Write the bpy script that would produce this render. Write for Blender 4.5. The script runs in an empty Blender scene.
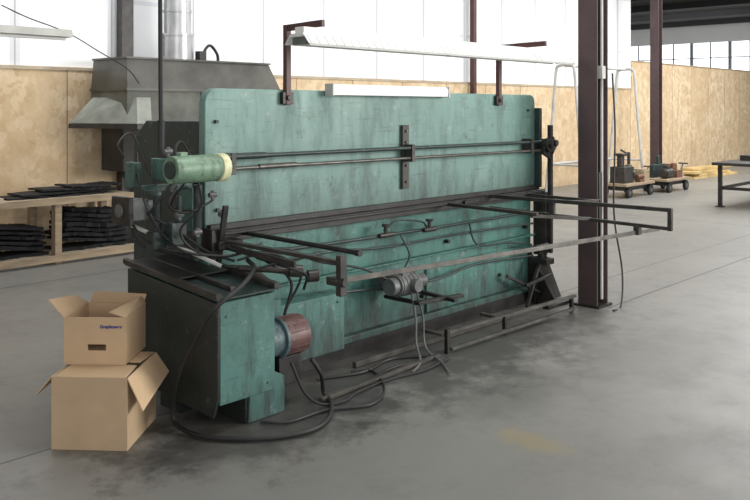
import bpy, bmesh, math, random
from mathutils import Vector, Matrix
random.seed(4)
D2R = math.pi/180
COL = bpy.context.scene.collection
bpy.context.scene.view_settings.view_transform = 'Standard'

# ------------------------------------------------------------------ materials
def rgb(r, g, b):
    def f(c):
        c /= 255.0
        return c/12.92 if c <= .04045 else ((c+.055)/1.055)**2.4
    return (f(r), f(g), f(b), 1)

class NT:
    def __init__(s, name):
        s.m = bpy.data.materials.new(name); s.m.use_nodes = True
        s.t = s.m.node_tree; s.n = s.t.nodes; s.b = s.n['Principled BSDF']
    def node(s, typ): return s.n.new(typ)
    def link(s, a, b): s.t.links.new(a, b)
    def coords(s, scale=(1, 1, 1)):
        tc = s.node('ShaderNodeTexCoord'); mp = s.node('ShaderNodeMapping')
        mp.inputs['Scale'].default_value = scale
        s.link(tc.outputs['Object'], mp.inputs['Vector']); return mp.outputs['Vector']
    def noise(s, vec, scale, detail=5, rough=.6):
        n = s.node('ShaderNodeTexNoise'); n.inputs['Scale'].default_value = scale
        n.inputs['Detail'].default_value = detail; n.inputs['Roughness'].default_value = rough
        s.link(vec, n.inputs['Vector']); return n.outputs['Fac']
    def ramp(s, fac, stops):
        r = s.node('ShaderNodeValToRGB'); e = r.color_ramp.elements
        while len(e) < len(stops): e.new(.5)
        for i, (p, c) in enumerate(stops):
            e[i].position = p; e[i].color = c
        s.link(fac, r.inputs['Fac']); return r.outputs['Color']
    def mix(s, fac, a, b, mode='MIX'):
        m = s.node('ShaderNodeMix'); m.data_type = 'RGBA'; m.blend_type = mode
        for v, i in ((fac, 0), (a, 6), (b, 7)):
            if hasattr(v, 'links'): s.link(v, m.inputs[i])
            else: m.inputs[i].default_value = v
        return m.outputs[2]
    def math(s, op, a, b=0.0):
        m = s.node('ShaderNodeMath'); m.operation = op
        for v, i in ((a, 0), (b, 1)):
            if hasattr(v, 'links'): s.link(v, m.inputs[i])
            else: m.inputs[i].default_value = v
        return m.outputs[0]
    def bump(s, fac, strength=.2, dist=.01):
        b = s.node('ShaderNodeBump'); b.inputs['Strength'].default_value = strength
        b.inputs['Distance'].default_value = dist
        s.link(fac, b.inputs['Height']); s.link(b.outputs['Normal'], s.b.inputs['Normal'])
    def out(s, col, rough=.6, metal=0.0):
        if hasattr(col, 'links'): s.link(col, s.b.inputs['Base Color'])
        else: s.b.inputs['Base Color'].default_value = col
        if hasattr(rough, 'links'): s.link(rough, s.b.inputs['Roughness'])
        else: s.b.inputs['Roughness'].default_value = rough
        s.b.inputs['Metallic'].default_value = metal
        return s.m

W1 = (1, 1, 1, 1); K0 = (0, 0, 0, 1)
def G(v): return (v, v, v, 1)
def simple(name, c, rough=.6, metal=0, var=.25, scale=6, stretch=(1, 1, 1)):
    t = NT(name); v = t.coords(stretch); f = t.noise(v, scale)
    d = tuple(x*(1-var) for x in c[:3])+(1,); l = tuple(min(1, x*(1+var)) for x in c[:3])+(1,)
    col = t.ramp(f, [(.3, d), (.7, l)])
    t.bump(f, .1)
    return t.out(col, rough, metal)

def painted(name, c, dark, light, dirt=.5, sc=2.0, low=None, chips=.55, spots=.75):
    t = NT(name); v = t.coords(); vs = t.coords((1, 1, .22))
    f = t.noise(v, sc*1.1, 8, .68)
    col = t.ramp(f, [(.25, dark), (.46, c), (.58, c), (.76, light)])
    g = t.noise(vs, sc*4.5, 8, .74)
    col = t.mix(t.ramp(g, [(.48, K0), (.72, G(dirt))]), col, rgb(44, 48, 46))
    h = t.noise(v, sc*7, 6, .78)
    col = t.mix(t.ramp(h, [(.58, K0), (.70, G(chips))]), col, rgb(160, 174, 166))
    k = t.noise(v, sc*5, 6, .85)
    col = t.mix(t.ramp(k, [(.58, K0), (.69, G(spots))]), col, rgb(50, 46, 42))
    vh = t.coords((.6, .6, 9)); q = t.noise(vh, sc*3, 4, .7)
    col = t.mix(t.ramp(q, [(.57, K0), (.72, G(.4))]), col, rgb(50, 62, 58))
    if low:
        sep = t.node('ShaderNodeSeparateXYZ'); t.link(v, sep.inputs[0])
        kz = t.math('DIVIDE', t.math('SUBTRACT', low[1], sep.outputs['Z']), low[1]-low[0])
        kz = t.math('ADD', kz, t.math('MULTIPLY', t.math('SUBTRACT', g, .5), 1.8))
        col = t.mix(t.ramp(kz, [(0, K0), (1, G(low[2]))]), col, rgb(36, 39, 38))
    t.bump(g, .12, .004)
    return t.out(col, t.ramp(g, [(.3, G(.36)), (.7, G(.6))]))

M = {}
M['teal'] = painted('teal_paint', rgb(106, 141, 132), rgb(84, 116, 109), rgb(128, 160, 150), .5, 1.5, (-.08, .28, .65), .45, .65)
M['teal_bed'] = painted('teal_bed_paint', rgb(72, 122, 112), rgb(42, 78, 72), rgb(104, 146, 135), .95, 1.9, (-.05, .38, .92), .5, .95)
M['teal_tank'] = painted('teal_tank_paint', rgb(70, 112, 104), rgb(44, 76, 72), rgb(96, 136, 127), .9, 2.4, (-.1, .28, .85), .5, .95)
M['teal_cyl'] = painted('dirty_green_cylinder_paint', rgb(116, 146, 120), rgb(78, 102, 86), rgb(152, 172, 142), .85, 4.5, None, .6, .9)
M['teal_dark'] = painted('greasy_teal_paint', rgb(36, 52, 50), rgb(20, 26, 26), rgb(56, 82, 76), .8, 2.5, None, .3)
M['shaded_side'] = painted('shaded_greasy_paint', rgb(32, 40, 38), rgb(17, 22, 21), rgb(52, 70, 65), .8, 2.2, (-.1, .35, .5), .2, .8)  # greasy paint, darkened further so the colour carries the left side's shade
M['cream'] = simple('cream_cap', rgb(204, 204, 164), .5, 0, .3, 14)
M['grease'] = simple('greasy_black_steel', rgb(42, 40, 38), .42, .3, .5, 9)
M['greybar'] = simple('grimy_grey_bar', rgb(62, 59, 56), .45, .4, .5, 10)
M['dustybar'] = simple('dusty_oily_bar', rgb(70, 67, 62), .6, .1, .6, 6)
M['steel'] = simple('worn_steel', rgb(96, 93, 88), .4, .5, .4, 12)
M['steel_dark'] = simple('dark_steel_bar', rgb(58, 56, 54), .42, .4, .4, 10)
M['rubber'] = simple('black_rubber', rgb(30, 30, 30), .55, 0, .3, 8)
M['foam'] = simple('black_foam', rgb(26, 26, 28), .85, 0, .5, 14)
M['maroon'] = simple('maroon_paint', rgb(74, 44, 41), .5, 0, .3, 5)
M['column'] = simple('column_red_oxide', rgb(72, 57, 58), .5, 0, .25, 3)
M['rust'] = simple('rusty_cast_iron', rgb(112, 78, 60), .7, .1, .5, 7)
M['redmotor'] = painted('rusty_red_paint', rgb(100, 68, 65), rgb(70, 50, 48), rgb(124, 92, 87), .85, 6)
M['whitemetal'] = simple('white_enamel', rgb(224, 224, 220), .45, 0, .06, 4)
M['whiteclean'] = simple('white_clean_enamel', rgb(245, 245, 242), .4, 0, .03, 4)
M['dirtywhite'] = simple('dusty_white_enamel', rgb(190, 190, 184), .5, 0, .15, 5)
M['racktube'] = simple('pale_grey_tube', rgb(178, 178, 174), .5, 0, .2, 5)
M['shade'] = simple('grey_reflector_rib', rgb(178, 178, 174), .5, 0, .12, 6)
M['galv'] = simple('galvanised_duct', rgb(176, 177, 178), .32, .6, .25, 8, (1, 1, .3))
M['hood'] = simple('hood_grey_sheet', rgb(78, 77, 71), .42, .2, .45, 1.8)
M['hooddark'] = simple('hood_soot', rgb(50, 47, 43), .7, 0, .5, 3)
M['hoodpale'] = simple('hood_lower_band', rgb(88, 89, 82), .55, .1, .45, 2.5)
M['lip'] = simple('dull_grey_lip', rgb(134, 138, 129), .6, .1, .3, 4)
M['greybox'] = simple('grey_cast', rgb(104, 106, 105), .5, .3, .35, 8)
M['bluegrey'] = painted('blue_grey_paint', rgb(86, 106, 112), rgb(60, 76, 80), rgb(114, 132, 135), .8, 5)
M['wood'] = simple('raw_lumber', rgb(154, 136, 112), .75, 0, .3, 3, (1, 8, 8))
M['ply'] = simple('plywood', rgb(172, 158, 136), .7, 0, .2, 3, (2, 6, 6))
M['yellow'] = simple('pale_yellow_wood', rgb(190, 164, 112), .75, 0, .35, 3)
M['card'] = simple('cardboard', rgb(194, 166, 132), .85, 0, .08, 4)
M['cardin'] = simple('cardboard_inside', rgb(184, 157, 125), .9, 0, .08, 4)
M['cardlo'] = simple('cardboard_pale', rgb(186, 160, 128), .85, 0, .08, 4)
M['blue'] = simple('blue_ink', rgb(30, 48, 130), .8, 0, .02)
M['ceiling'] = simple('dark_ceiling', rgb(70, 70, 68), .9, 0, .2, 1)
M['ceilbeam'] = simple('ceiling_beam_grey', rgb(48, 48, 50), .8, 0, .2, 1)
M['farwall'] = simple('far_wall_paint', rgb(208, 210, 208), .9, 0, .06, .5)
M['glassframe'] = simple('window_frame', rgb(120, 124, 124), .6, 0, .1)

def drywall():
    t = NT('drywall_white'); v = t.coords()
    f = t.noise(v, .5, 4)
    col = t.ramp(f, [(.3, rgb(222, 223, 225)), (.7, rgb(238, 239, 240))])
    sep = t.node('ShaderNodeSeparateXYZ'); t.link(v, sep.inputs[0])
    fx = t.math('FRACT', t.math('DIVIDE', sep.outputs['X'], 1.22))
    d = t.math('ABSOLUTE', t.math('SUBTRACT', fx, .5))
    line = t.math('LESS_THAN', d, .05)
    fz = t.math('FRACT', t.math('DIVIDE', t.math('ADD', sep.outputs['Z'], .2), 1.3))
    lz = t.math('LESS_THAN', t.math('ABSOLUTE', t.math('SUBTRACT', fz, .5)), .022)
    m = t.math('MULTIPLY', t.math('MAXIMUM', line, lz), .7)
    col = t.mix(m, col, rgb(204, 206, 210))
    seam = t.math('LESS_THAN', d, .008)
    col = t.mix(t.math('MULTIPLY', seam, .6), col, rgb(135, 138, 142))
    return t.out(col, .9)
M['drywall'] = drywall()

def osb():
    t = NT('oriented_strand_board'); v = t.coords((1, 1, .9))
    vo = t.node('ShaderNodeTexVoronoi'); vo.inputs['Scale'].default_value = 9
    nz = t.node('ShaderNodeTexNoise'); nz.inputs['Scale'].default_value = 5; nz.inputs['Detail'].default_value = 5
    t.link(v, nz.inputs['Vector'])
    vm = t.node('ShaderNodeVectorMath'); vm.operation = 'MULTIPLY_ADD'
    vm.inputs[1].default_value = (.45, .45, .45); t.link(nz.outputs['Color'], vm.inputs[0]); t.link(v, vm.inputs[2])
    t.link(vm.outputs[0], vo.inputs['Vector'])
    sep = t.node('ShaderNodeSeparateColor'); t.link(vo.outputs['Color'], sep.inputs[0])
    col = t.ramp(sep.outputs[0], [(0, rgb(184, 158, 122)), (.5, rgb(207, 185, 150)), (1, rgb(228, 210, 180))])
    vg = t.coords((3, 3, 1.4)); f = t.noise(vg, 2.2, 8, .75)
    col = t.mix(.42, col, t.ramp(f, [(.35, rgb(180, 150, 112)), (.65, rgb(230, 212, 182))]))
    f3 = t.noise(t.coords(), 1.6, 6, .7)
    col = t.mix(t.ramp(f3, [(.5, K0), (.65, G(.5))]), col, rgb(188, 160, 124))
    s2 = t.node('ShaderNodeSeparateXYZ'); t.link(t.coords(), s2.inputs[0])
    px = t.math('DIVIDE', s2.outputs['X'], 1.22)
    wn = t.node('ShaderNodeTexWhiteNoise'); wn.noise_dimensions = '1D'; t.link(t.math('FLOOR', px), wn.inputs['W'])
    col = t.mix(t.math('MULTIPLY', wn.outputs['Value'], .35), col, rgb(186, 158, 120))
    line = t.math('LESS_THAN', t.math('FRACT', px), .014)
    col = t.mix(t.math('MULTIPLY', line, .7), col, rgb(112, 86, 62))
    return t.out(col, .8)
M['osb'] = osb()

def floor_mat():
    t = NT('concrete_floor'); v = t.coords()
    f = t.noise(v, .45, 6, .55)
    col = t.ramp(f, [(.3, rgb(117, 116, 111)), (.5, rgb(123, 122, 117)), (.7, rgb(131, 130, 125))])
    g = t.noise(v, 2.6, 9, .75)
    col = t.mix(t.ramp(g, [(.50, K0), (.74, G(.4))]), col, rgb(92, 91, 87))
    h = t.noise(v, 18, 7, .8)
    col = t.mix(t.ramp(h, [(.57, K0), (.70, G(.3))]), col, rgb(160, 159, 153))
    k = t.noise(v, 9, 6, .85)
    col = t.mix(t.ramp(k, [(.60, K0), (.72, G(.45))]), col, rgb(74, 73, 69))
    vsx = t.coords((.5, 5, 1)); sx = t.noise(vsx, 5, 6, .8)
    col = t.mix(t.ramp(sx, [(.62, K0), (.72, G(.25))]), col, rgb(156, 154, 148))
    sep = t.node('ShaderNodeSeparateXYZ'); t.link(v, sep.inputs[0])
    X = sep.outputs['X']; Y = sep.outputs['Y']
    def blob(cx, cy, rx, ry, amt, c, col, sc=3.0):
        dx = t.math('DIVIDE', t.math('SUBTRACT', X, cx), rx); dy = t.math('DIVIDE', t.math('SUBTRACT', Y, cy), ry)
        d = t.math('SQRT', t.math('ADD', t.math('MULTIPLY', dx, dx), t.math('MULTIPLY', dy, dy)))
        nz = t.math('MULTIPLY', t.math('SUBTRACT', t.noise(v, sc, 6, .75), .5), 2.2)
        kk = t.math('SUBTRACT', 1.0, t.math('ADD', d, nz))
        return t.mix(t.math('MULTIPLY', t.ramp(kk, [(0, K0), (.5, W1)]), amt), col, c)
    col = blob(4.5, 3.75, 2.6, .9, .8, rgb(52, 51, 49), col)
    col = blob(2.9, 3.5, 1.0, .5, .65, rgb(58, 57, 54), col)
    col = blob(3.70, 2.36, .12, .25, .5, rgb(144, 128, 90), col, 6)
    col = blob(5.6, 2.5, 1.0, .6, .3, rgb(84, 83, 79), col)
    col = blob(4.3, 2.9, .8, .4, .35, rgb(80, 79, 75), col)
    col = blob(4.1, 1.7, .5, .25, .3, rgb(86, 85, 82), col)
    def joint(Z, c, w, col):
        kk = t.math('LESS_THAN', t.math('ABSOLUTE', t.math('SUBTRACT', Z, c)), w)
        return t.mix(t.math('MULTIPLY', kk, .8), col, rgb(46, 46, 44))
    col = joint(Y, 4.06, .008, col); col = joint(X, 12.6, .014, col); col = joint(Y, 8.0, .012, col)
    kk = t.math('MULTIPLY', t.math('LESS_THAN', t.math('ABSOLUTE', t.math('SUBTRACT', Y, 3.45)), .014), t.math('GREATER_THAN', X, 6.6))
    col = t.mix(t.math('MULTIPLY', kk, .75), col, rgb(48, 48, 46))
    t.bump(g, .08, .004)
    r = t.ramp(g, [(.3, G(.36)), (.7, G(.5))])
    return t.out(col, r)
M['floor'] = floor_mat()

tt = NT('daylight_pane')
tt.out(rgb(225, 235, 245), .2)
tt.b.inputs['Emission Color'].default_value = rgb(240, 246, 252)
tt.b.inputs['Emission Strength'].default_value = 2.0
M['pane'] = tt.m

# ------------------------------------------------------------------ mesh builder
class MB:
    def __init__(s): s.bm = bmesh.new(); s.mi = 0
    def _f(s, vs):
        try:
            f = s.bm.faces.new(vs); f.material_index = s.mi; return f
        except ValueError: return None
    def box(s, x0, x1, y0, y1, z0, z1):
        v = [s.bm.verts.new((x, y, z)) for z in (z0, z1) for x, y in ((x0, y0), (x1, y0), (x1, y1), (x0, y1))]
        for q in ((3, 2, 1, 0), (4, 5, 6, 7), (0, 1, 5, 4), (1, 2, 6, 5), (2, 3, 7, 6), (3, 0, 4, 7)):
            s._f([v[i] for i in q])
        return s
    def beam(s, a, b, w, h, up=(0, 0, 1)):
        a = Vector(a); b = Vector(b); d = (b-a).normalized(); u = Vector(up)
        if abs(d.dot(u)) > .98: u = Vector((0, 1, 0))
        sx = d.cross(u).normalized()*w/2; sz = sx.cross(d).normalized()*h/2
        v = [s.bm.verts.new(p+i*sx+j*sz) for p in (a, b) for i, j in ((-1, -1), (1, -1), (1, 1), (-1, 1))]
        for q in ((0, 1, 2, 3), (7, 6, 5, 4), (0, 4, 5, 1), (1, 5, 6, 2), (2, 6, 7, 3), (3, 7, 4, 0)):
            s._f([v[i] for i in q])
        return s
    def cyl(s, a, b, r, r2=None, seg=20):
        a = Vector(a); b = Vector(b); d = (b-a).normalized()
        u = Vector((0, 0, 1)) if abs(d.z) < .9 else Vector((1, 0, 0))
        x = d.cross(u).normalized(); y = x.cross(d)
        r2 = r if r2 is None else r2
        A = []; B = []
        for i in range(seg):
            t = 2*math.pi*i/seg; o = x*math.cos(t)+y*math.sin(t)
            A.append(s.bm.verts.new(a+o*r)); B.append(s.bm.verts.new(b+o*r2))
        for i in range(seg):
            j = (i+1) % seg; s._f([A[i], B[i], B[j], A[j]])
        s._f(A); s._f(B[::-1]); return s
    def prism(s, pts, lo, hi, axis='y'):
        def P(p, k):
            return (p[0], k, p[1]) if axis == 'y' else ((k, p[0], p[1]) if axis == 'x' else (p[0], p[1], k))
        A = [s.bm.verts.new(P(p, lo)) for p in pts]; B = [s.bm.verts.new(P(p, hi)) for p in pts]
        n = len(pts)
        for i in range(n):
            j = (i+1) % n; s._f([A[i], A[j], B[j], B[i]])
        s._f(A[::-1]); s._f(B); return s
    def quad(s, p, t=.005):
        P = [Vector(q) for q in p]; n = (P[1]-P[0]).cross(P[3]-P[0]).normalized()*t/2
        A = [s.bm.verts.new(q-n) for q in P]; B = [s.bm.verts.new(q+n) for q in P]
        for i in range(4):
            j = (i+1) % 4; s._f([A[i], A[j], B[j], B[i]])
        s._f(A[::-1]); s._f(B); return s
    def tube(s, pts, r, seg=8, sub=6):
        P = [Vector(p) for p in pts]; S = []
        if len(P) > 2:
            E = [2*P[0]-P[1]]+P+[2*P[-1]-P[-2]]
            for i in range(1, len(E)-2):
                for k in range(sub):
                    t = k/sub; a, b, c, d = E[i-1], E[i], E[i+1], E[i+2]
                    S.append(.5*((2*b)+(c-a)*t+(2*a-5*b+4*c-d)*t*t+(3*b-a-3*c+d)*t**3))
            S.append(P[-1])
        else: S = P
        d = (S[1]-S[0]).normalized(); u = Vector((0, 0, 1)) if abs(d.z) < .9 else Vector((1, 0, 0))
        x = d.cross(u).normalized(); rings = []
        for i, p in enumerate(S):
            d = (S[min(i+1, len(S)-1)]-S[max(i-1, 0)]).normalized()
            x = (x-d*x.dot(d)).normalized(); y = d.cross(x)
            rings.append([s.bm.verts.new(p+(x*math.cos(2*math.pi*k/seg)+y*math.sin(2*math.pi*k/seg))*r) for k in range(seg)])
        for a, b in zip(rings, rings[1:]):
            for k in range(seg):
                j = (k+1) % seg; s._f([a[k], a[j], b[j], b[k]])
        s._f(rings[0][::-1]); s._f(rings[-1]); return s
    def rot(s, ang, c):
        bmesh.ops.rotate(s.bm, verts=s.bm.verts, cent=c, matrix=Matrix.Rotation(ang, 3, 'Z')); return s

def rounded(x0, x1, z0, z1, rl, rr, n=6):
    p = [(x0, z0), (x1, z0)]
    for k in range(n+1):
        a = math.pi/2*k/n; p.append((x1-rr+rr*math.cos(a), z1-rr+rr*math.sin(a)))
    for k in range(n+1):
        a = math.pi/2+math.pi/2*k/n; p.append((x0+rl+rl*math.cos(a), z1-rl+rl*math.sin(a)))
    return p

def done(mb, name, mats, parent=None, bevel=0, label=None, category=None, kind=None, local=False, group=None):
    if not isinstance(mats, (list, tuple)): mats = [mats]
    bm = mb.bm
    bmesh.ops.recalc_face_normals(bm, faces=bm.faces)
    xs = [v.co for v in bm.verts]
    c = Vector(((min(v.x for v in xs)+max(v.x for v in xs))/2, (min(v.y for v in xs)+max(v.y for v in xs))/2, min(v.z for v in xs)))
    if kind == 'structure': c = Vector((0, 0, 0))
    bmesh.ops.translate(bm, verts=bm.verts, vec=-c)
    me = bpy.data.meshes.new(name); bm.to_mesh(me); bm.free()
    for m in mats: me.materials.append(M[m])
    for p in me.polygons: p.use_smooth = True
    me.set_sharp_from_angle(angle=35*D2R)
    o = bpy.data.objects.new(name, me); COL.objects.link(o)
    if parent:
        o.parent = parent; o.location = c if local else c-parent.location
    else: o.location = c
    if bevel:
        b = o.modifiers.new('bevel', 'BEVEL'); b.width = bevel; b.segments = 2; b.limit_method = 'ANGLE'
    if label: o['label'] = label
    if category: o['category'] = category
    if kind: o['kind'] = kind
    if group: o['group'] = group
    return o

def thing(name, loc, label, category, rz=0, group=None):
    o = bpy.data.objects.new(name, None); o.empty_display_size = .1
    COL.objects.link(o); o.location = loc; o.rotation_euler = (0, 0, rz)
    o['label'] = label; o['category'] = category
    if group: o['group'] = group
    return o

# ------------------------------------------------------------------ room
CH = 5.5
done(MB().box(-8, 40, -10, 24, -.1, 0), 'floor', 'floor', kind='structure', label='worn grey concrete warehouse floor with stains')
done(MB().box(-8, 38, -4, 24, CH, CH+.15), 'ceiling', 'ceiling', kind='structure', label='dark warehouse ceiling')
done(MB().box(-4, 19.6, 9.6, 9.78, 0, 2.19), 'wall_north', 'osb', kind='structure', label='lower wall sheathed in oriented strand board')
done(MB().box(-4, 19.6, 9.63, 9.78, 2.19, CH), 'wall_upper', 'drywall', kind='structure', label='white drywall above the strand board')
done(MB().box(19.6, 37.7, 9.6, 9.72, 0, 2.85), 'wall_partition', 'osb', kind='structure', label='freestanding oriented strand board partition')
WZ0, WZ1 = 3.25, 4.62
YW1 = 19.0
mb = MB()
mb.box(37.7, 37.9, -4, 24, 0, WZ0); mb.box(37.7, 37.9, -4, 24, WZ1, CH)
mb.box(37.7, 37.9, -4, 8.8, WZ0, WZ1); mb.box(37.7, 37.9, YW1, 24, WZ0, WZ1)
done(mb, 'wall_east', 'farwall', kind='structure', label='pale far wall with a high window band')
mb = MB()
H = WZ1-WZ0
for i in range(6):
    y0 = 8.8+i*1.7
    mb.box(37.70, 37.82, y0-.06, y0+.06, WZ0, WZ1)
    mb.box(37.72, 37.8, y0, y0+1.7, WZ0+H*.5-.02, WZ0+H*.5+.02)
    mb.box(37.72, 37.8, y0+.83, y0+.87, WZ0, WZ1)
mb.mi = 1; mb.box(37.83, 37.85, 8.8, YW1, WZ0, WZ1)
done(mb, 'window_1', ['glassframe', 'pane'], kind='structure', label='high bright factory window band')
for i in range(9):
    x = 10+i*3.3
    done(MB().box(x, x+.12, -3.9, 23.9, CH-.22, CH-.001), 'trim_%d' % (i+1), 'ceilbeam', kind='structure', label='dark steel ceiling joist')
done(MB().box(-4, 19.6, 9.585, 9.6, 2.15, 2.19), 'trim_10', 'ply', kind='structure', label='thin ledge between strand board and drywall')
done(MB().box(19.6, 37.7, 9.58, 9.74, 2.85, 2.88), 'trim_11', 'ply', kind='structure', label='thin cap rail on the partition')

# ------------------------------------------------------------------ columns
col = thing('steel_column', (6.62, 3.6, 0), 'dark red-oxide steel I-beam column beside the press', 'column')
mb = MB(); a = .095
mb.box(6.62-a, 6.62-a+.014, 3.6-.09, 3.6+.09, .02, CH); mb.box(6.62+a-.014, 6.62+a, 3.6-.09, 3.6+.09, .02, CH)
mb.box(6.62-a+.014, 6.62+a-.014, 3.594, 3.606, .02, CH)
done(mb, 'beam', 'column', col)
done(MB().box(6.50, 6.74, 3.48, 3.72, 0, .02), 'base_plate', 'grease', col)
done(MB().cyl((6.68, 3.55, .05), (6.68, 3.55, CH), .014, seg=10), 'conduit', 'dirtywhite', col, label='pale grey electrical conduit')
done(MB().box(6.60, 6.66, 3.50, 3.55, 1.95, 2.06), 'switch_box', 'dirtywhite', col, .004)
done(MB().box(6.545, 6.60, 3.50, 3.55, .75, 1.15), 'control_box', 'steel_dark', col, .004)
done(MB().box(18.25, 18.27, 8.3, 8.5, 0, CH).box(18.43, 18.45, 8.3, 8.5, 0, CH).box(18.27, 18.43, 8.39, 8.41, 0, CH),
     'steel_column', 'column', label='dark steel I-beam column near the strand board partition', category='column')
done(MB().box(12.85, 12.94, 9.45, 9.54, 0, CH), 'wall_post', 'maroon', label='slim dark square steel post against the wall', category='post')
done(MB().box(5.53, 5.69, 9.45, 9.58, 0, CH), 'wall_post', 'steel_dark', label='dark square steel post beside the hood', category='post')

# ------------------------------------------------------------------ press brake
PB = thing('press_brake', (4.7, 4.3, 0), 'large worn teal hydraulic press brake with greasy black ledges', 'machine')
X0, X1 = 2.915, 6.44
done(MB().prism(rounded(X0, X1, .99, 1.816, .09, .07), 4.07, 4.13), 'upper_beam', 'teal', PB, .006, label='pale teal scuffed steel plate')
for x, z in ((6.32, 1.68), (2.99, 1.62), (3.0, 1.1)):
    done(MB().cyl((x, 4.05, z), (x, 4.075, z), .012, seg=6), 'bolt', 'teal_dark', PB)
for x in (3.53, 5.86):
    done(MB().box(x-.045, x+.045, 4.04, 4.07, 1.725, 1.80).cyl((x, 4.025, 1.765), (x, 4.045, 1.765), .018, seg=8), 'beam_clamp', 'grease', PB, .003)
mb = MB(); mb.box(4.635, 4.705, 4.045, 4.07, 1.11, 1.575)
mb.mi = 1
for z in (1.16, 1.28, 1.45, 1.53): mb.cyl((4.67, 4.03, z), (4.67, 4.05, z), .010, seg=6)
done(mb, 'guide_bracket', ['dustybar', 'steel'], PB, .003)
for z0, z1, r, n in ((1.415, 1.405, .013, 0), (1.345, 1.33, .011, 1)):
    mb = MB().cyl((2.93, 3.99, z0), (6.45, 3.99, z1), r, seg=12)
    for x in ((3.25,) if n else (3.0, )): mb.cyl((x, 3.99, z0), (x+.3, 3.99, z0), r*1.5, seg=12)
    done(mb, 'actuating_rod', 'teal_dark' if not n else 'steel', PB)
for x in (3.05, 4.67, 6.25):
    done(MB().box(x-.018, x+.018, 3.97, 4.07, 1.31, 1.435), 'rod_guide', 'greybar', PB, .003)
mb = MB().prism([(6.38, 1.30), (6.5, 1.25), (6.60, 1.36), (6.55, 1.45), (6.42, 1.43)], 3.94, 3.97)
mb.cyl((6.46, 3.92, 1.37), (6.46, 4.03, 1.37), .06).cyl((6.46, 3.90, 1.37), (6.46, 3.92, 1.37), .02).cyl((6.57, 3.92, 1.39), (6.57, 4.0, 1.39), .028)
done(mb, 'crank_pulley', 'grease', PB, .003)
mb = MB()
mb.box(2.93, 6.50, 4.00, 4.14, .955, .985); mb.box(2.93, 6.46, 4.035, 4.07, .985, 1.02)
mb.box(2.96, 6.46, 4.03, 4.10, .915, .955); mb.box(2.95, 5.2, 3.975, 4.0, .962, .978); mb.box(5.3, 6.46, 3.98, 4.0, .945, .975)
x = 3.02
while x < 6.4:
    mb.cyl((x, 3.985, .969), (x, 4.0, .969), .012, seg=6); x += random.uniform(.15, .4)
done(mb, 'tool_ledge', 'grease', PB, .003, label='greasy black steel tool ledge')
mb = MB(); mb.box(2.96, 6.42, 4.10, 4.22, .10, .93)
mb.box(3.1, 6.42, 4.05, 4.10, .575, .59); mb.box(3.1, 6.42, 4.04, 4.10, .10, .15)
mb.box(4.95, 6.42, 4.08, 4.10, .15, .5)
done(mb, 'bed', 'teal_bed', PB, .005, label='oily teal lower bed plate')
for x, z in ((3.7, .3), (4.9, .28), (5.9, .3), (6.3, .66), (5.2, .66)):
    done(MB().cyl((x, 4.06, z), (x, 4.1, z), .015, seg=8), 'bolt', 'grease', PB)
for pts, r in (([(3.3, 4.02, .82), (3.8, 4.0, .81), (5.0, 4.0, .80), (6.3, 4.0, .80)], .011),
               ([(3.3, 4.02, .71), (3.8, 3.99, .76), (4.4, 4.0, .72), (5.2, 4.01, .72), (6.3, 4.0, .70)], .009),
               ([(3.9, 4.02, .47), (4.9, 4.0, .41), (5.5, 4.02, .45), (6.3, 4.0, .42)], .010),
               ([(4.38, 4.0, .84), (4.5, 3.98, .9), (4.75, 3.97, .87), (4.85, 4.0, .82)], .007),
               ([(4.55, 4.0, .80), (4.62, 3.97, .65), (4.58, 3.98, .55)], .007),
               ([(5.4, 4.02, .8), (5.45, 3.97, .62), (5.9, 3.98, .58), (6.25, 4.0, .52)], .008)):
    done(MB().tube(pts, r), 'hydraulic_pipe', 'teal_dark', PB)
for x, z in ((4.38, .81), (4.86, .80)):
    done(MB().cyl((x-.07, 3.98, z), (x+.07, 3.98, z), .018, seg=10).cyl((x, 3.98, z-.01), (x, 3.98, z+.07), .014, seg=10).cyl((x, 3.98, z+.06), (x, 3.98, z+.075), .03, seg=12),
         'valve', 'greybar', PB, .002)
for x in (2.98, 6.36):
    done(MB().prism([(4.22, 0), (4.95, 0), (4.95, 1.5), (4.8, 1.62), (4.13, 1.62), (4.13, .94), (4.22, .93)], x, x+.07, 'x'), 'side_frame', 'teal_dark', PB, .006)
done(MB().box(3.05, 6.36, 4.7, 4.8, .2, 1.2), 'rear_beam', 'teal_dark', PB)
# left cylinder
mb = MB().cyl((2.57, 3.90, 1.365), (2.87, 3.90, 1.365), .076, seg=32)
mb.box(2.62, 2.67, 3.88, 3.92, 1.435, 1.46)
mb.mi = 1; mb.cyl((2.87, 3.90, 1.365), (2.925, 3.90, 1.365), .080, seg=32)
mb.mi = 2; mb.cyl((2.925, 3.93, 1.365), (3.0, 3.95, 1.365), .035, seg=16); mb.cyl((2.56, 3.9, 1.365), (2.57, 3.9, 1.365), .05, seg=20)
done(mb, 'ram_cylinder', ['teal_cyl', 'cream', 'teal_dark'], PB, .005, label='grimy yellow-green hydraulic cylinder with pale end cap')
mb = MB().box(2.48, 2.53, 4.12, 4.21, 1.26, 1.40).box(2.53, 2.98, 4.12, 4.16, 1.23, 1.27).box(2.53, 2.57, 3.98, 4.15, 1.22, 1.25).box(2.60, 2.64, 4.0, 4.14, 1.30, 1.42)
done(mb, 'cylinder_bracket', 'teal_tank', PB, .006)
mb = MB().box(2.86, 2.98, 4.12, 4.26, .98, 1.28); mb.mi = 1
mb.box(2.70, 2.80, 4.08, 4.16, .92, 1.05).cyl((2.86, 4.06, .82), (2.86, 4.06, 1.26), .026).cyl((2.68, 4.2, .95), (2.68, 4.2, 1.2), .024).cyl((2.76, 4.1, 1.05), (2.76, 4.1, 1.2), .015)
mb.box(2.62, 2.70, 4.14, 4.22, .90, 1.0)
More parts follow.
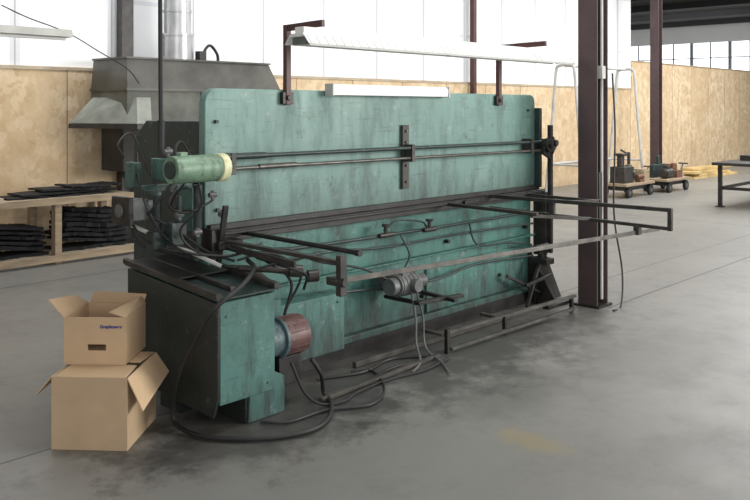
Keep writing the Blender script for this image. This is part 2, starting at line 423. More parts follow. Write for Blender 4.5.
done(mb, 'valve_block', ['teal_tank', 'teal_dark'], PB, .005)
mb = MB().box(2.53, 2.65, 4.24, 4.37, 1.06, 1.18).cyl((2.65, 4.3, 1.12), (2.72, 4.3, 1.12), .045).cyl((2.49, 4.3, 1.12), (2.53, 4.3, 1.12), .04)
mb.mi = 1; mb.box(2.50, 2.53, 4.2, 4.39, 1.04, 1.2)
done(mb, 'servo_motor', ['greybox', 'grease'], PB, .006, label='small grey motor block')
done(MB().cyl((2.56, 4.36, 1.05), (2.92, 3.92, .80), .012, seg=10), 'feed_pipe', 'dirtywhite', PB, label='bare light steel pipe')
for pts, r in (([(2.6, 3.92, 1.30), (2.52, 4.0, 1.15), (2.6, 4.15, 1.1), (2.75, 4.1, 1.0), (2.88, 4.0, .88), (3.0, 3.9, .82)], .008),
               ([(2.55, 4.2, 1.45), (2.5, 4.1, 1.3), (2.55, 4.05, 1.1), (2.7, 4.1, .95), (2.95, 4.02, .85)], .007),
               ([(2.7, 3.98, 1.3), (2.72, 4.08, 1.45), (2.8, 4.12, 1.5), (2.9, 4.1, 1.3)], .007),
               ([(2.5, 4.25, 1.42), (2.46, 4.25, 1.5), (2.58, 4.3, 1.55), (2.62, 4.2, 1.35), (2.66, 4.1, 1.2)], .006),
               ([(2.62, 4.38, 1.05), (2.65, 4.35, .92), (2.8, 4.2, .85), (2.9, 4.05, .82)], .009),
               ([(2.6, 3.88, 1.28), (2.56, 3.9, 1.18), (2.7, 3.95, 1.12), (2.9, 4.0, 1.16), (2.96, 4.02, 1.2)], .007),
               ([(2.75, 3.9, 1.29), (2.78, 3.92, 1.15), (2.7, 4.0, 1.02), (2.78, 3.98, .9), (2.95, 3.9, .84)], .007),
               ([(2.66, 3.9, 1.29), (2.64, 3.98, 1.2), (2.72, 4.1, 1.14), (2.86, 4.08, 1.1)], .006),
               ([(2.58, 4.3, 1.04), (2.6, 4.2, .95), (2.7, 4.1, .9), (2.85, 4.0, .86)], .007),
               ([(2.70, 4.12, .95), (2.72, 4.0, .9), (2.84, 3.92, .87), (3.0, 3.88, .86), (3.2, 3.9, .9)], .008)):
    done(MB().tube(pts, r), 'hydraulic_hose', 'rubber', PB)
for x, y, z in ((2.62, 4.0, 1.46), (2.92, 4.0, 1.2), (2.66, 4.02, 1.26), (2.96, 3.96, 1.09), (2.72, 4.04, 1.1), (2.8, 3.98, 1.0)):
    done(MB().cyl((x-.025, y, z), (x+.025, y, z), .015, seg=8).cyl((x, y, z-.025), (x, y, z+.025), .012, seg=8), 'pipe_fitting', 'greybox', PB)
mb = MB().beam((2.96, 3.93, 1.14), (2.96, 4.0, .80), .035, .018).box(2.93, 3.1, 3.95, 4.07, .88, .93).box(2.9, 2.97, 3.98, 4.1, .83, 1.0)
done(mb, 'slide_gib', 'grease', PB, .003)
# tank
mb = MB(); mb.prism([(3.58, .15), (4.30, .15), (4.45, .45), (4.45, .76), (3.58, .685)], 2.66, 3.03, 'x'); mb.mi = 1
mb.prism([(3.62, .08), (4.25, .12), (4.45, .42), (4.45, .76), (3.575, .685), (3.575, .20)], 2.64, 2.66, 'x')  # left face: shade and grease both put into its dark colour
mb.box(2.70, 2.95, 4.0, 4.2, 0, .15)
mb.mi = 0
for x, z in ((2.70, .61), (2.98, .2)): mb.cyl((x, 3.572, z), (x, 3.58, z), .008, seg=6)
done(mb, 'hydraulic_tank', ['teal_tank', 'shaded_side'], PB, .016, label='teal oil tank with greasy side coloured darker as shade')
mb = MB(); mb.prism([(2.86, 0), (3.12, 0), (3.12, .2), (3.05, .24), (2.88, .24)], 3.60, 3.92)
mb.mi = 1; mb.box(2.85, 2.86, 3.61, 3.92, 0, .22)  # same shade-darkened greasy colour on the foot's left face
done(mb, 'foot', ['teal_tank', 'shaded_side'], PB, .006)
def tray(x0, x1, y0, y1, lift, t):
    def z(y): return .695+(y-3.56)*.085+lift
    return MB().prism([(y0, z(y0)), (y1, z(y1)), (y1, z(y1)+t), (y0, z(y0)+t)], x0, x1, 'x')
done(tray(2.63, 3.05, 3.565, 4.47, .004, .010), 'tank_lid', 'teal_dark', PB, .002)
done(tray(2.62, 2.65, 3.56, 4.47, .014, .03), 'slide_rail', 'greybar', PB, .003)
done(tray(2.78, 2.81, 3.65, 4.45, .014, .025), 'slide_rail', 'greybar', PB, .003)
done(tray(3.01, 3.05, 3.56, 4.40, .014, .03), 'slide_rail', 'greybar', PB, .003)
done(tray(2.66, 3.0, 3.95, 4.44, .03, .008), 'tank_tray', 'grease', PB, .001, label='sloping black oily steel tray')
mb = MB().box(3.035, 3.89, 3.90, 4.04, .13, .50).box(3.035, 3.30, 3.84, 3.90, .46, .56).cyl((3.83, 3.89, .45), (3.83, 3.9, .45), .010, seg=8)
done(mb, 'apron_panel', 'teal_tank', PB, .006)
mb = MB(); mb.cyl((3.035, 3.72, .38), (3.15, 3.72, .38), .10, seg=32); mb.cyl((3.15, 3.72, .38), (3.17, 3.72, .38), .118, seg=32)
mb.mi = 1; mb.cyl((3.17, 3.72, .38), (3.33, 3.72, .38), .112, seg=32)
for k in range(16):
    a = 2*math.pi*k/16; mb.beam((3.18, 3.72+.113*math.cos(a), .38+.113*math.sin(a)), (3.32, 3.72+.113*math.cos(a), .38+.113*math.sin(a)), .006, .006)
mb.mi = 2; mb.cyl((3.33, 3.72, .38), (3.345, 3.72, .38), .108, .09, seg=32); mb.box(3.13, 3.3, 3.66, 3.78, .12, .28)
done(mb, 'pump_motor', ['bluegrey', 'redmotor', 'grease'], PB, .003, label='pump motor with dull rusty red housing')
mb = MB(); mb.cyl((2.95, 3.80, .80), (3.28, 3.62, .76), .018); mb.cyl((3.2, 3.66, .77), (3.27, 3.62, .76), .036)
mb.cyl((2.98, 3.92, .79), (3.45, 3.7, .70), .012); mb.cyl((3.40, 3.72, .70), (3.46, 3.69, .70), .036)
mb.beam((3.11, 3.9, .76), (3.3, 3.9, .62), .025, .045)
done(mb, 'linkage', 'greybar', PB, .003)
for pts, r in (([(2.98, 3.95, .9), (3.1, 3.8, .84), (3.25, 3.7, .70), (3.22, 3.72, .5)], .009),
               ([(3.05, 3.95, .86), (3.3, 3.88, .82), (3.42, 3.8, .7), (3.35, 3.85, .5)], .008),
               ([(3.1, 4.0, .8), (3.4, 3.95, .84), (3.7, 3.95, .72), (4.1, 3.95, .62), (4.35, 3.9, .5)], .008),
               ([(3.12, 3.85, .83), (3.15, 3.6, .80), (3.28, 3.6, .74), (3.4, 3.75, .62)], .008),
               ([(3.0, 3.7, .80), (3.15, 3.62, .84), (3.35, 3.7, .82), (3.5, 3.9, .78)], .007)):
    done(MB().tube(pts, r), 'hydraulic_hose', 'rubber', PB)
# centre gearmotor
mb = MB(); mb.cyl((4.36, 3.88, .47), (4.56, 3.88, .47), .075, seg=24); mb.cyl((4.56, 3.88, .47), (4.66, 3.88, .47), .05); mb.box(4.42, 4.52, 3.9, 4.1, .40, .52)
mb.cyl((4.30, 3.88, .47), (4.36, 3.88, .47), .06); mb.cyl((4.48, 3.76, .47), (4.48, 3.88, .47), .045); mb.box(4.4, 4.48, 3.84, 3.92, .53, .57)
for k in range(5): mb.cyl((4.375+k*.04, 3.88, .47), (4.385+k*.04, 3.88, .47), .081, seg=24)
mb.mi = 1; mb.beam((4.45, 3.75, .36), (4.95, 3.75, .33), .045, .025); mb.beam((4.45, 4.05, .36), (4.45, 3.72, .36), .035, .025); mb.beam((4.75, 4.05, .36), (4.75, 3.65, .34), .035, .025)
done(mb, 'gear_motor', ['greybox', 'grease'], PB, .003, label='small grimy grey gear motor')
for pts, r in (([(4.45, 3.8, .42), (4.42, 3.74, .25), (4.40, 3.72, .1), (4.3, 3.6, .016), (4.1, 3.5, .014)], .009),
               ([(4.5, 3.8, .42), (4.52, 3.76, .25), (4.5, 3.72, .05), (4.4, 3.5, .014), (4.25, 3.32, .014)], .008)):
    done(MB().tube(pts, r), 'power_cord', 'greybox', PB)
# back gauge arms
done(MB().cyl((3.16, 4.05, .955), (3.16, 3.05, .945), .014, seg=12).cyl((3.16, 3.05, .945), (3.16, 3.08, .945), .018, seg=12), 'gauge_rod', 'grease', PB)
done(MB().beam((3.0, 4.02, .925), (3.0, 3.03, .92), .04, .02).beam((3.02, 4.02, .89), (3.02, 3.4, .86), .018, .035).beam((2.93, 4.05, .955), (3.2, 4.05, .955), .05, .035), 'gauge_arm', 'greybar', PB, .003)
mb = MB().box(2.985, 3.03, 3.02, 3.055, .75, .955).box(2.98, 3.035, 3.02, 3.12, .80, .84).cyl((3.0, 3.0, .82), (3.0, 3.08, .82), .022)
done(mb, 'gauge_bracket', 'steel_dark', PB, .003)
done(MB().beam((2.98, 3.05, .825), (5.95, 2.70, .815), .018, .028), 'stop_bar', 'steel', PB, .003, label='long flat steel stop bar')
mb = MB()
mb.beam((5.66, 4.0, .985), (5.66, 2.49, .995), .028, .028); mb.beam((5.66, 4.0, .89), (5.66, 2.49, .865), .028, .024)
mb.box(5.645, 5.675, 2.475, 2.505, .85, 1.01); mb.box(5.645, 5.675, 3.4, 3.44, .87, 1.0)
mb.beam((5.10, 4.0, .965), (5.10, 3.2, .955), .03, .025); mb.beam((5.66, 3.1, .88), (5.1, 3.25, .94), .025, .025)
mb.beam((6.2, 4.0, .955), (6.2, 3.3, .95), .025, .025); mb.beam((6.2, 3.32, .955), (5.66, 3.32, .985), .022, .025)
mb.box(5.635, 5.685, 2.71, 2.75, .80, .865)
done(mb, 'gauge_frame', 'greybar', PB, .003)
mb = MB().box(6.50, 6.535, 3.94, 3.98, .42, 1.55).box(6.46, 6.49, 3.97, 4.10, .4, .96)
done(mb, 'guide_post', 'greybar', PB, .004)
done(MB().box(6.44, 6.48, 4.02, 4.1, 1.0, 1.7), 'end_plate', 'teal_dark', PB, .004)
mb = MB().prism([(6.30, 0), (6.74, 0), (6.46, .45), (6.38, .45)], 3.98, 4.0).prism([(4.22, 0), (3.8, 0), (3.8, .05), (4.1, .5), (4.22, .5)], 6.34, 6.37, 'x')
mb.box(6.2, 6.6, 3.78, 3.84, 0, .03).box(6.3, 6.42, 3.86, 4.04, .35, .40).cyl((6.2, 3.92, .5), (6.4, 3.92, .5), .03)
mb.beam((6.05, 3.9, .03), (6.36, 3.95, .42), .03, .03); mb.beam((5.9, 4.0, .30), (6.34, 3.95, .10), .025, .025); mb.beam((6.0, 3.88, .22), (6.42, 3.9, .25), .03, .025)
done(mb, 'end_foot', 'grease', PB, .004)
done(MB().box(3.4, 6.3, 4.06, 4.20, 0, .10), 'bed_foot', 'grease', PB)
for x, y1 in ((3.53, 3.72), (5.86, 3.60)):
    mb = MB().box(x-.02, x+.02, 4.035, 4.07, 1.72, 2.225); mb.beam((x, 4.07, 2.205), (x, y1, 2.215), .028, .04)
    done(mb, 'lamp_arm', 'maroon', PB, .003, label='dark maroon steel lamp arm')

# shop light
SL = thing('fluorescent_light_fixture', (4.89, 3.76, 2.07), 'long white fluorescent strip light with ribbed reflector above the press', 'lamp')
done(MB().box(3.38, 6.40, 3.73, 3.81, 2.145, 2.185), 'housing', 'whitemetal', SL, .003)
mb = MB().prism([(3.66, 2.08), (3.70, 2.13), (3.72, 2.145), (3.82, 2.145), (3.84, 2.13), (3.88, 2.08), (3.875, 2.08), (3.835, 2.125), (3.705, 2.125), (3.665, 2.08)], 3.36, 6.42, 'x')
mb.mi = 1
for k in range(44):
    x = 3.38+k*.0703; mb.beam((x, 3.662, 2.084), (x, 3.702, 2.134), .008, .003)
mb.box(3.36, 6.42, 3.656, 3.661, 2.068, 2.083)
done(mb, 'reflector', ['whitemetal', 'shade'], SL)
for y in (3.735, 3.805):
    for x0 in (3.40, 4.91): done(MB().cyl((x0, y, 2.10), (x0+1.46, y, 2.10), .014, seg=10), 'tube', 'whiteclean', SL)
for x in (3.38, 4.868, 6.385): done(MB().box(x, x+.02, 3.71, 3.83, 2.08, 2.12), 'tube_holder', 'greybox', SL)
SL2 = thing('fluorescent_light_fixture', (4.5, 4.0, 1.78), 'short bright white strip light clipped on the press plate', 'lamp')
done(MB().prism([(4.0, 1.785), (4.055, 1.785), (4.06, 1.858), (4.02, 1.858), (3.995, 1.835)], 3.885, 5.11, 'x'), 'housing', 'whiteclean', SL2, .003)
for x in (3.873, 5.11): done(MB().box(x, x+.012, 3.99, 4.065, 1.78, 1.862), 'end_cap', 'dirtywhite', SL2)

done(MB().tube([(2.72, 4.25, CH), (2.71, 4.22, 3.5), (2.70, 4.2, 2.4), (2.69, 4.18, 1.8), (2.68, 4.16, 1.62)], .013).cyl((2.68, 4.16, 1.46), (2.68, 4.16, 1.63), .022, seg=12),
     'hanging_power_cable', 'rubber', label='black power drop cable hanging down to the press', category='cable')
done(MB().tube([(3.0, 3.78, .84), (2.90, 3.60, .83), (2.72, 3.48, .78), (2.54, 3.46, .70), (2.53, 3.6, .52), (2.53, 3.72, .36), (2.55, 3.82, .18), (2.55, 3.84, .05), (2.55, 3.74, .018), (2.58, 3.56, .017), (2.74, 3.36, .017), (2.9, 3.27, .017), (3.06, 3.26, .017), (3.22, 3.34, .017), (3.37, 3.49, .017), (3.42, 3.6, .03), (3.36, 3.56, .16), (3.3, 3.58, .26)], .0125, seg=10),
     'rubber_hose', 'rubber', label='thick black rubber hose looping onto the floor', category='hose')
done(MB().tube([(3.15, 3.58, .27), (3.2, 3.52, .1), (3.3, 3.48, .02), (3.45, 3.45, .012), (3.6, 3.5, .012), (3.9, 3.52, .012), (4.2, 3.48, .012), (4.5, 3.52, .012)], .009),
     'floor_cable', 'rubber', label='thin black cable trailing over the floor', category='cable')
done(MB().tube([(2.9, 3.55, .012), (3.0, 3.44, .012), (3.25, 3.42, .012), (3.5, 3.3, .012), (3.75, 3.42, .012), (3.95, 3.70, .012), (3.85, 3.80, .012)], .008),
     'floor_cable', 'rubber', label='thin black cable curling beside the press foot', category='cable')
done(MB().tube([(3.6, 3.85, .012), (3.9, 3.74, .012), (4.2, 3.80, .012), (4.4, 3.7, .012), (4.45, 3.62, .012), (4.1, 3.66, .012), (3.8, 3.6, .012)], .010),
     'floor_cable', 'rubber', label='tangled black cable under the press bed', category='cable')
done(MB().tube([(6.72, 3.47, 2.0), (6.75, 3.46, 1.5), (6.73, 3.46, .8), (6.80, 3.42, .3), (6.70, 3.38, .012), (6.5, 3.35, .012)], .008),
     'column_cable', 'rubber', label='black cable hanging beside the steel column', category='cable')

def rail(pts, w, h, label, mat='dustybar'):
    mb = MB()
    for a, b in pts: mb.beam(a, b, w, h)
    return done(mb, 'floor_rail', mat, bevel=.003, label=label, category='rail')
rail([((3.35, 3.55, .015), (4.5, 3.61, .015))], .035, .025, 'dirty steel rail lying along the floor')
rail([((3.95, 3.87, .02), (5.95, 3.86, .02))], .035, .035, 'dark steel rail close under the bed')
FR = thing('low_steel_frame', (5.3, 3.6, 0), 'low dark angle-iron frame standing in front of the press', 'frame')
for a, b in (((4.60, 3.66, .13), (6.35, 3.62, .12)), ((4.6, 3.64, .13), (4.6, 3.83, .13)), ((5.3, 3.64, .12), (5.3, 3.83, .12)), ((4.64, 3.61, .03), (6.28, 3.59, .03))):
    done(MB().beam(a, b, .035, .022), 'rail', 'dustybar', FR, .003)
for x in (4.62, 5.32, 6.3): done(MB().box(x-.015, x+.015, 3.61, 3.64, 0, .13 if x > 5 else .17), 'leg', 'grease', FR, .003)

# ------------------------------------------------------------------ cardboard boxes
def cbox(loc, rz, w, d, h, mat, label, flaps, hole=None, text=None):
    T = thing('cardboard_box', loc, label, 'box', rz)
    t = .005; mb = MB(); a = w/2; b = d/2
    mb.box(-a, a, -b, b, 0, t)
    if hole:
        hx, hz, hw, hh = hole
        mb.box(-a, hx-hw, -b, -b+t, t, h); mb.box(hx+hw, a, -b, -b+t, t, h)
        mb.box(hx-hw, hx+hw, -b, -b+t, t, hz-hh); mb.box(hx-hw, hx+hw, -b, -b+t, hz+hh, h)
    else: mb.box(-a, a, -b, -b+t, t, h)
    mb.box(-a, a, b-t, b, t, h); mb.box(-a, -a+t, -b+t, b-t, t, h); mb.box(a-t, a, -b+t, b-t, t, h)
    done(mb, 'body', mat, T, local=True)
    for f in flaps: done(MB().quad(f, .005), 'flap', 'cardin' if mat == 'card' else 'card', T, local=True)
    if text:
        for tx, px, pz, sz in text:
            cu = bpy.data.curves.new('t', 'FONT'); cu.body = tx; cu.size = sz; cu.extrude = .0004; cu.offset = .0009
            ob = bpy.data.objects.new('t', cu); COL.objects.link(ob)
            bpy.context.view_layer.update()
            me = bpy.data.meshes.new_from_object(ob); bpy.data.objects.remove(ob)
            me.materials.clear(); me.materials.append(M['blue'])
            o = bpy.data.objects.new('printed_text', me); COL.objects.link(o); o.parent = T
            o.location = (px, -b-.0012, pz); o.rotation_euler = (math.pi/2, 0, 0)
            o['label'] = 'small blue printed wording'
    return T
w, d, h = .385, .45, .36; a = w/2; b = d/2
cbox((2.275, 4.045, 0), -50.3*D2R, w, d, h, 'cardlo', 'larger open cardboard box standing on the concrete floor',
     [[(-a, -b, h), (-a, b, h), (-a-.09, b-.02, h-.07), (-a-.09, -b+.02, h-.10)],
      [(a, -b, h), (a, b, h), (a+.075, b-.01, h-.10), (a+.075, -b+.01, h-.165)],
      [(-a+.01, -b, h), (a-.01, -b, h), (a-.02, -b+.20, h+.003), (-a+.02, -b+.20, h+.003)],
      [(-a+.01, b, h), (a-.01, b, h), (a-.02, b-.20, h+.003), (-a+.02, b-.20, h+.003)]])
w, d, h = .325, .34, .245; a = w/2; b = d/2
cbox((2.345, 4.17, .3665), -49*D2R, w, d, h, 'card', 'smaller open cardboard carton stacked on a larger box',
     [[(-a, -b, h), (-a, b, h), (-a-.07, b-.02, h+.045), (-a-.09, -b+.02, h+.085)],
      [(a, -b, h), (a, b, h), (a-.02, b-.01, h+.04), (a-.09, -b+.01, h+.025)],
      [(-a+.01, b, h), (a-.01, b, h), (a-.0, b+.02, h+.045), (-a+.03, b+.02, h+.06)],
      [(-a+.01, -b, h), (a-.01, -b, h), (a-.02, -b+.15, h-.04), (-a+.02, -b+.15, h-.04)]],
     hole=(.012, .09, .048, .016), text=[('Graphtower', .028, .19, .023)])

# ------------------------------------------------------------------ bench
BT = thing('workbench', (4.1, 9.15, 0), 'long worn timber workbench against the strand board wall', 'table')
done(MB().box(2.6, 5.3, 8.80, 9.40, .68, .715), 'worktop', 'ply', BT, .003)
done(MB().box(2.6, 5.3, 8.78, 8.80, .65, .72), 'apron', 'wood', BT)
for x in (2.65, 4.35):
    for y in (8.81, 9.40): done(MB().box(x, x+.075, y, y+.09, .0, .68), 'leg', 'wood', BT)
done(MB().box(5.22, 5.295, 9.40, 9.49, .0, .68), 'leg', 'wood', BT)
done(MB().box(2.6, 5.5, 8.765, 8.80, .03, .10), 'lower_rail', 'wood', BT)
done(MB().box(2.6, 5.5, 8.91, 9.39, .07, .09), 'lower_shelf', 'ply', BT)
R = random
def mat_sheet(x0, x1, y0, y1, z, t, rot, label, grp, amp=0, ph=0, fr=6):
    mb = MB(); nx, ny = 14, 5
    top = [[None]*(ny+1) for _ in range(nx+1)]; bot = [[None]*(ny+1) for _ in range(nx+1)]
    for i in range(nx+1):
        for j in range(ny+1):
            x = x0+(x1-x0)*i/nx+(R.uniform(-.02, .02)); y = y0+(y1-y0)*j/ny+(R.uniform(0, .06) if j == 0 else 0)
            zz = z+amp*(1+math.sin(x*fr+ph))
            top[i][j] = mb.bm.verts.new((x, y, zz+t*(.65+.35*R.random()))); bot[i][j] = mb.bm.verts.new((x, y, zz))
    for i in range(nx):
        for j in range(ny):
            mb._f([top[i][j], top[i+1][j], top[i+1][j+1], top[i][j+1]]); mb._f([bot[i][j+1], bot[i+1][j+1], bot[i+1][j], bot[i][j]])
    for i in range(nx):
        mb._f([bot[i][0], bot[i+1][0], top[i+1][0], top[i][0]]); mb._f([top[i][ny], top[i+1][ny], bot[i+1][ny], bot[i][ny]])
    for j in range(ny):
        mb._f([top[0][j], top[0][j+1], bot[0][j+1], bot[0][j]]); mb._f([bot[nx][j], bot[nx][j+1], top[nx][j+1], top[nx][j]])
    mb.rot(rot, ((x0+x1)/2, (y0+y1)/2, z))
    return done(mb, 'foam_sheet', 'foam', label=label, category='foam sheet', group=grp)
z = .7155
for k, (x0, x1, r, am) in enumerate(((3.9, 5.0, .0, 0), (4.05, 5.2, .03, .004), (4.3, 5.1, -.04, .008), (4.6, 5.2, .05, .010))):
    mat_sheet(x0, x1, 8.90, 9.32, z, .022, r, 'black foam sheet lying on the workbench', 'black sheets on the workbench', am, 0); z += .026
done(MB().box(3.0, 3.85, 8.95, 9.3, .716, .745), 'wooden_board', 'ply', label='pale plywood board lying on the workbench', category='board')
for (sx, sw, n, ph) in ((2.78, .80, 6, 0), (3.62, .78, 6, 2), (4.46, 1.0, 8, 4)):
    z = .091
    for k in range(n):
        mat_sheet(sx+R.uniform(.02, .05)+.03*k*R.random(), sx+sw-R.uniform(.02, .06)-.06*k*R.random(), 8.925+R.uniform(0, .10), 9.36, z, R.uniform(.035, .054), 0,
                  'black foam sheet heaped under the workbench', 'black sheets under the workbench', .03 if k else .0, ph, 5); z += .055

# ------------------------------------------------------------------ extraction hood
HD = thing('extraction_hood', (6.1, 9.1, 0), 'dark grey flat-topped sheet-metal extraction hood with cabinet and duct', 'machine')
done(MB().box(5.85, 7.3, 8.85, 9.4, 0, 1.7).box(5.95, 6.5, 8.83, 8.85, 1.0, 1.5).box(6.6, 7.2, 8.83, 8.85, 1.0, 1.5), 'cabinet', 'hooddark', HD, .01)
done(MB().box(5.56, 5.85, 8.9, 9.4, .90, 1.7).box(5.22, 5.56, 8.9, 9.4, .95, 1.7), 'firebox', 'hooddark', HD, .01)
mb = MB(); b0 = [(5.10, 8.6), (7.38, 8.6), (7.38, 9.42), (5.10, 9.42)]; b1 = [(5.13, 8.66), (7.22, 8.66), (7.22, 9.42), (5.13, 9.42)]
mb.mi = 1; mb.box(5.10, 7.38, 8.6, 9.42, 1.50, 1.90); mb.mi = 0
mb.box(5.08, 7.40, 8.58, 9.42, 1.90, 1.93)
A = [mb.bm.verts.new((x, y, 1.93)) for x, y in b0]; B = [mb.bm.verts.new((x, y, 2.27)) for x, y in b1]
for i in range(4): mb._f([A[i], A[(i+1) % 4], B[(i+1) % 4], B[i]])
mb._f(B); mb._f(A[::-1])
mb.box(5.11, 7.24, 8.64, 9.42, 2.27, 2.29)
mb.box(6.1, 6.13, 8.585, 8.6, 1.5, 1.90); mb.box(6.9, 6.93, 8.585, 8.6, 1.5, 1.90)
done(mb, 'canopy', ['hood', 'hoodpale'], HD)
mb = MB()
mb.quad([(4.76, 9.3, 1.52), (5.13, 8.45, 1.52), (5.20, 8.575, 1.82), (5.06, 9.3, 1.82)], .012)
mb.quad([(5.13, 8.45, 1.52), (5.32, 8.45, 1.52), (5.38, 8.575, 1.82), (5.20, 8.575, 1.82)], .012)
mb.mi = 1; mb.beam((4.76, 9.3, 1.49), (5.13, 8.44, 1.49), .03, .05); mb.beam((5.12, 8.44, 1.49), (5.33, 8.44, 1.49), .03, .05)
done(mb, 'awning', ['lip', 'steel_dark'], HD, label='pale dull grey sloping sheet-metal lip')
mb = MB().cyl((6.1, 9.1, 2.28), (6.1, 9.1, CH), .17, seg=28).cyl((6.1, 9.1, 2.30), (6.1, 9.1, 2.60), .20, seg=28)
for z in (2.60, 2.9, 3.3, 4.0): mb.cyl((6.1, 9.1, z), (6.1, 9.1, z+.03), .21 if z < 2.7 else .18, seg=28)
done(mb, 'duct', 'galv', HD, label='galvanised round sheet-metal duct')
done(MB().tube([(6.35, 8.95, 2.3), (6.42, 8.95, 2.45), (6.5, 8.95, 2.5), (6.6, 8.95, 2.4), (6.62, 8.95, 2.3)], .02).box(6.3, 6.4, 8.9, 9.0, 2.28, 2.42), 'vent_elbow', 'grease', HD)

L3 = thing('fluorescent_light_fixture', (3.0, 7.5, 2.36), 'white strip light hanging in front of the drywall', 'lamp')
done(MB().prism([(7.42, 2.36), (7.45, 2.43), (7.55, 2.43), (7.58, 2.36)], 2.1, 3.84, 'x'), 'reflector', 'dirtywhite', L3)
done(MB().cyl((2.15, 7.5, 2.345), (3.8, 7.5, 2.345), .014, seg=8), 'tube', 'whiteclean', L3)
for x in (2.5, 3.1): done(MB().cyl((x, 7.5, 2.43), (x, 7.5, CH), .004, seg=6), 'hanging_wire', 'steel', L3)
done(MB().tube([(3.25, 7.6, 2.62), (3.5, 7.62, 2.53), (3.9, 7.66, 2.42), (4.3, 7.8, 2.27), (4.8, 8.1, 2.12), (5.2, 8.52, 1.98)], .006),
     'light_cable', 'rubber', label='thin dark cable draped from strip light to hood', category='cable')

# ------------------------------------------------------------------ right far area
AF = thing('tubular_rack', (15.6, 8.4, 0), 'pale grey tubular steel rack near the wall', 'rack')
for x in (14.4, 16.9):
    done(MB().tube([(x, 8.0, 0), (x, 8.15, 1.6), (x, 8.22, 2.4), (x, 8.30, 2.52), (x, 8.54, 2.52), (x, 8.62, 2.4), (x, 8.69, 1.6), (x, 8.85, 0)], .03).cyl((x, 8.06, .6), (x, 8.79, .6), .02, seg=8), 'end_frame', 'racktube', AF)
for y, z in ((8.42, 2.52), (8.78, .6)): done(MB().cyl((14.4, y, z), (16.9, y, z), .028, seg=10), 'cross_bar', 'racktube', AF)

def cart(cx, cy, L, W, H, label, rot=0):
    T = thing('flat_cart', (cx, cy, 0), label, 'cart', rot)
    done(MB().box(-L/2, L/2, -W/2, W/2, H, H+.05), 'deck', 'wood', T, .004, local=True)
    done(MB().box(-L/2+.05, L/2-.05, -W/2+.06, W/2-.06, H-.08, H), 'chassis', 'grease', T, local=True)
    for x in (-L/2+.15, L/2-.15):
        for y in (-W/2+.03, W/2-.03):
            r = (H-.02)/2
            mb = MB().cyl((x, y-.025, r), (x, y+.025, r), r, seg=20); mb.mi = 1; mb.cyl((x, y-.03, r), (x, y+.03, r), r*.45, seg=14)
            done(mb, 'wheel', ['rubber', 'greybox'], T, local=True)
    done(MB().tube([(L/2-.02, 0, H-.03), (L/2+.14, 0, H+.1), (L/2+.3, 0, H+.3)], .015).cyl((L/2+.3, -.1, H+.3), (L/2+.3, .1, H+.3), .015, seg=8), 'handle', 'greybar', T, local=True)
    return T
cx, cy = 15.35, 7.6
cart(cx, cy, 1.2, .55, .22, 'low flat cart with dark wheels holding mixed equipment')
Z = .271
done(MB().box(cx-.5, cx-.12, cy-.18, cy+.12, Z, Z+.31).cyl((cx-.3, cy, Z+.31), (cx-.3, cy, Z+.51), .07).box(cx-.4, cx-.2, cy-.1, cy+.1, Z+.51, Z+.56).cyl((cx-.14, cy-.1, Z+.15), (cx-.04, cy-.1, Z+.15), .1), 'air_compressor', 'greybar', bevel=.01, label='dark grimy compressor unit on a cart', category='machine')
done(MB().cyl((cx+.13, cy+.05, Z), (cx+.13, cy+.05, Z+.28), .11).cyl((cx+.13, cy+.05, Z+.28), (cx+.13, cy+.05, Z+.32), .07), 'metal_can', 'greybox', label='grey metal can standing on a cart', category='can')
done(MB().box(cx+.28, cx+.52, cy-.2, cy+.1, Z, Z+.2).box(cx+.30, cx+.5, cy-.18, cy+.08, Z+.2, Z+.23), 'wooden_crate', 'wood', bevel=.004, label='small wooden crate on a cart', category='crate')
done(MB().cyl((cx-.02, cy-.2, Z+.1), (cx+.22, cy-.2, Z+.1), .045).box(cx-.0, cx+.2, cy-.25, cy-.15, Z, Z+.06), 'gear_pump', 'rust', bevel=.004, label='small rusty pump lying on a cart', category='machine')
done(MB().cyl((cx+.4, cy+.18, Z), (cx+.4, cy+.18, Z+.55), .03).beam((cx+.4, cy+.18, Z+.5), (cx+.15, cy+.22, Z+.6), .03, .03).box(cx+.33, cx+.47, cy+.13, cy+.23, Z, Z+.03), 'drill_stand', 'steel_dark', label='dark steel drill stand on a cart', category='tool stand')
cx, cy = 16.85, 7.5
cart(cx, cy, 1.1, .55, .22, 'low wooden flat cart loaded with machinery beside the partition')
done(MB().cyl((cx-.4, cy-.12, Z+.101), (cx-.07, cy-.12, Z+.101), .10, seg=20).cyl((cx-.43, cy-.12, Z+.101), (cx-.4, cy-.12, Z+.101), .08).box(cx-.3, cx-.17, cy-.17, cy-.07, Z+.19, Z+.26), 'electric_motor', 'greybar', bevel=.004, label='dark grey electric motor lying on a cart', category='motor')
done(MB().box(cx+.02, cx+.3, cy-.22, cy+.02, Z, Z+.15).cyl((cx+.15, cy-.1, Z+.15), (cx+.15, cy-.1, Z+.29), .06).cyl((cx+.3, cy-.1, Z+.08), (cx+.38, cy-.1, Z+.08), .05), 'gearbox', 'rust', bevel=.006, label='rusty brown gearbox on a cart', category='machine')
done(MB().box(cx-.35, cx+.2, cy+.10, cy+.2, Z, Z+.27).box(cx-.1, cx+.0, cy+.12, cy+.18, Z+.27, Z+.45), 'machine_casting', 'teal_dark', bevel=.01, label='dark machine casting standing on a cart', category='machine')
done(MB().cyl((cx+.42, cy+.12, Z), (cx+.42, cy+.12, Z+.25), .09), 'paint_bucket', 'rust', label='rusty brown bucket on a cart', category='bucket')
done(MB().cyl((13.4, 9.0, 0), (13.4, 9.0, .85), .2, seg=24).cyl((13.4, 9.0, .85), (13.4, 9.0, .88), .21, seg=24), 'steel_drum', 'greybox', label='grey steel drum near the wall', category='drum')
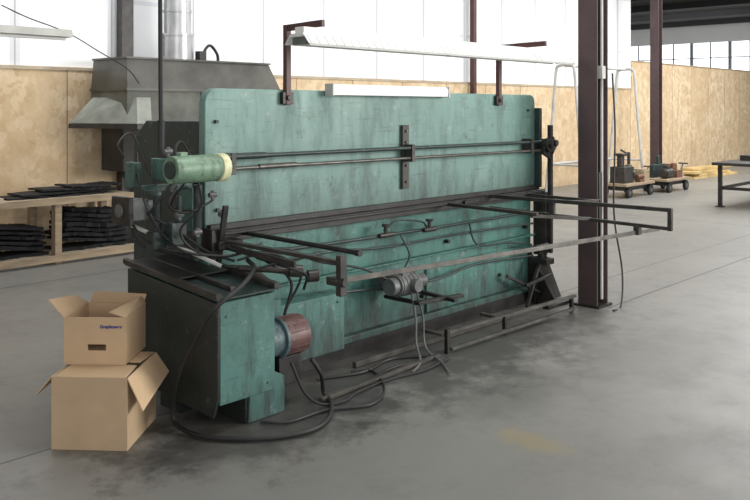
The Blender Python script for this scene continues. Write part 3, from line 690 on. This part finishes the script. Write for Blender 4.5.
for k in range(4):
    done(MB().box(19.9+.3*(k % 2), 22.4-.25*(k % 3), 8.1+.05*k, 8.50+.03*k, .06*k, .06*k+.052).rot(.05*(k % 3-1), (21.1, 8.3, 0)), 'timber_plank', 'yellow', label='pale yellowish timber plank in a low pile', category='plank', group='timber plank pile')
ST = thing('steel_table', (15.4, 5.3, 0), 'dark steel-framed worktable on the open floor', 'table')
done(MB().box(14.5, 17.5, 4.9, 5.65, .72, .77), 'table_top', 'steel_dark', ST, .004)
for x in (14.65, 17.3):
    for y in (4.95, 5.54):
        done(MB().box(x, x+.06, y, y+.06, .02, .72).box(x-.04, x+.1, y-.03, y+.09, 0, .02), 'leg', 'grease', ST)
done(MB().box(14.71, 17.3, 5.55, 5.59, .3, .35), 'brace', 'grease', ST)
done(MB().box(14.66, 14.7, 5.01, 5.54, .3, .35), 'brace', 'grease', ST)
done(MB().box(15.4, 15.9, 5.2, 5.5, .771, .86).box(15.55, 15.75, 5.33, 5.36, .86, .89), 'tool_box', 'grease', bevel=.006, label='small dark toolbox on the steel table', category='toolbox')

# ------------------------------------------------------------------ lights
def area(name, loc, tgt, sx, sy, e, c=(1, 1, 1)):
    l = bpy.data.lights.new(name, 'AREA'); l.shape = 'RECTANGLE'; l.size = sx; l.size_y = sy; l.energy = e; l.color = c
    o = bpy.data.objects.new(name, l); COL.objects.link(o); o.location = loc
    o.rotation_euler = (Vector(tgt)-Vector(loc)).to_track_quat('-Z', 'Y').to_euler(); return o
area('dock_door_light', (11, -5, 3.2), (6, 6, .8), 5, 3.5, 1000, (1, .985, .96))
area('rear_door_light', (-3, -3, 3.2), (4, 6, 1.2), 5, 4, 180, (.98, .98, 1))
area('roof_light', (5, 3, 5.3), (5, 3, 0), 4, 2.5, 210, (1, .99, .97))
area('roof_light', (8, 7, 5.3), (9, 9.5, 1), 12, 2, 450, (.99, .99, 1))
area('roof_light', (20, 5, 5.3), (20, 5, 0), 12, 5, 1200, (1, .99, .98))
area('roof_light', (30, 14, 5.1), (34, 14, 2), 8, 5, 400, (.98, .99, 1))
w = bpy.data.worlds.new('world'); bpy.context.scene.world = w; w.use_nodes = True
w.node_tree.nodes['Background'].inputs[0].default_value = (1, .995, .985, 1)
w.node_tree.nodes['Background'].inputs[1].default_value = .84

# ------------------------------------------------------------------ camera
cam = bpy.data.cameras.new('camera'); co = bpy.data.objects.new('camera', cam); COL.objects.link(co)
co.location = (0, 0, 1.7); co.rotation_euler = (math.pi/2, 0, -47*D2R)
cam.sensor_width = 36; cam.lens = 845/750*36; cam.shift_y = -142/750; cam.clip_end = 200
bpy.context.scene.camera = co
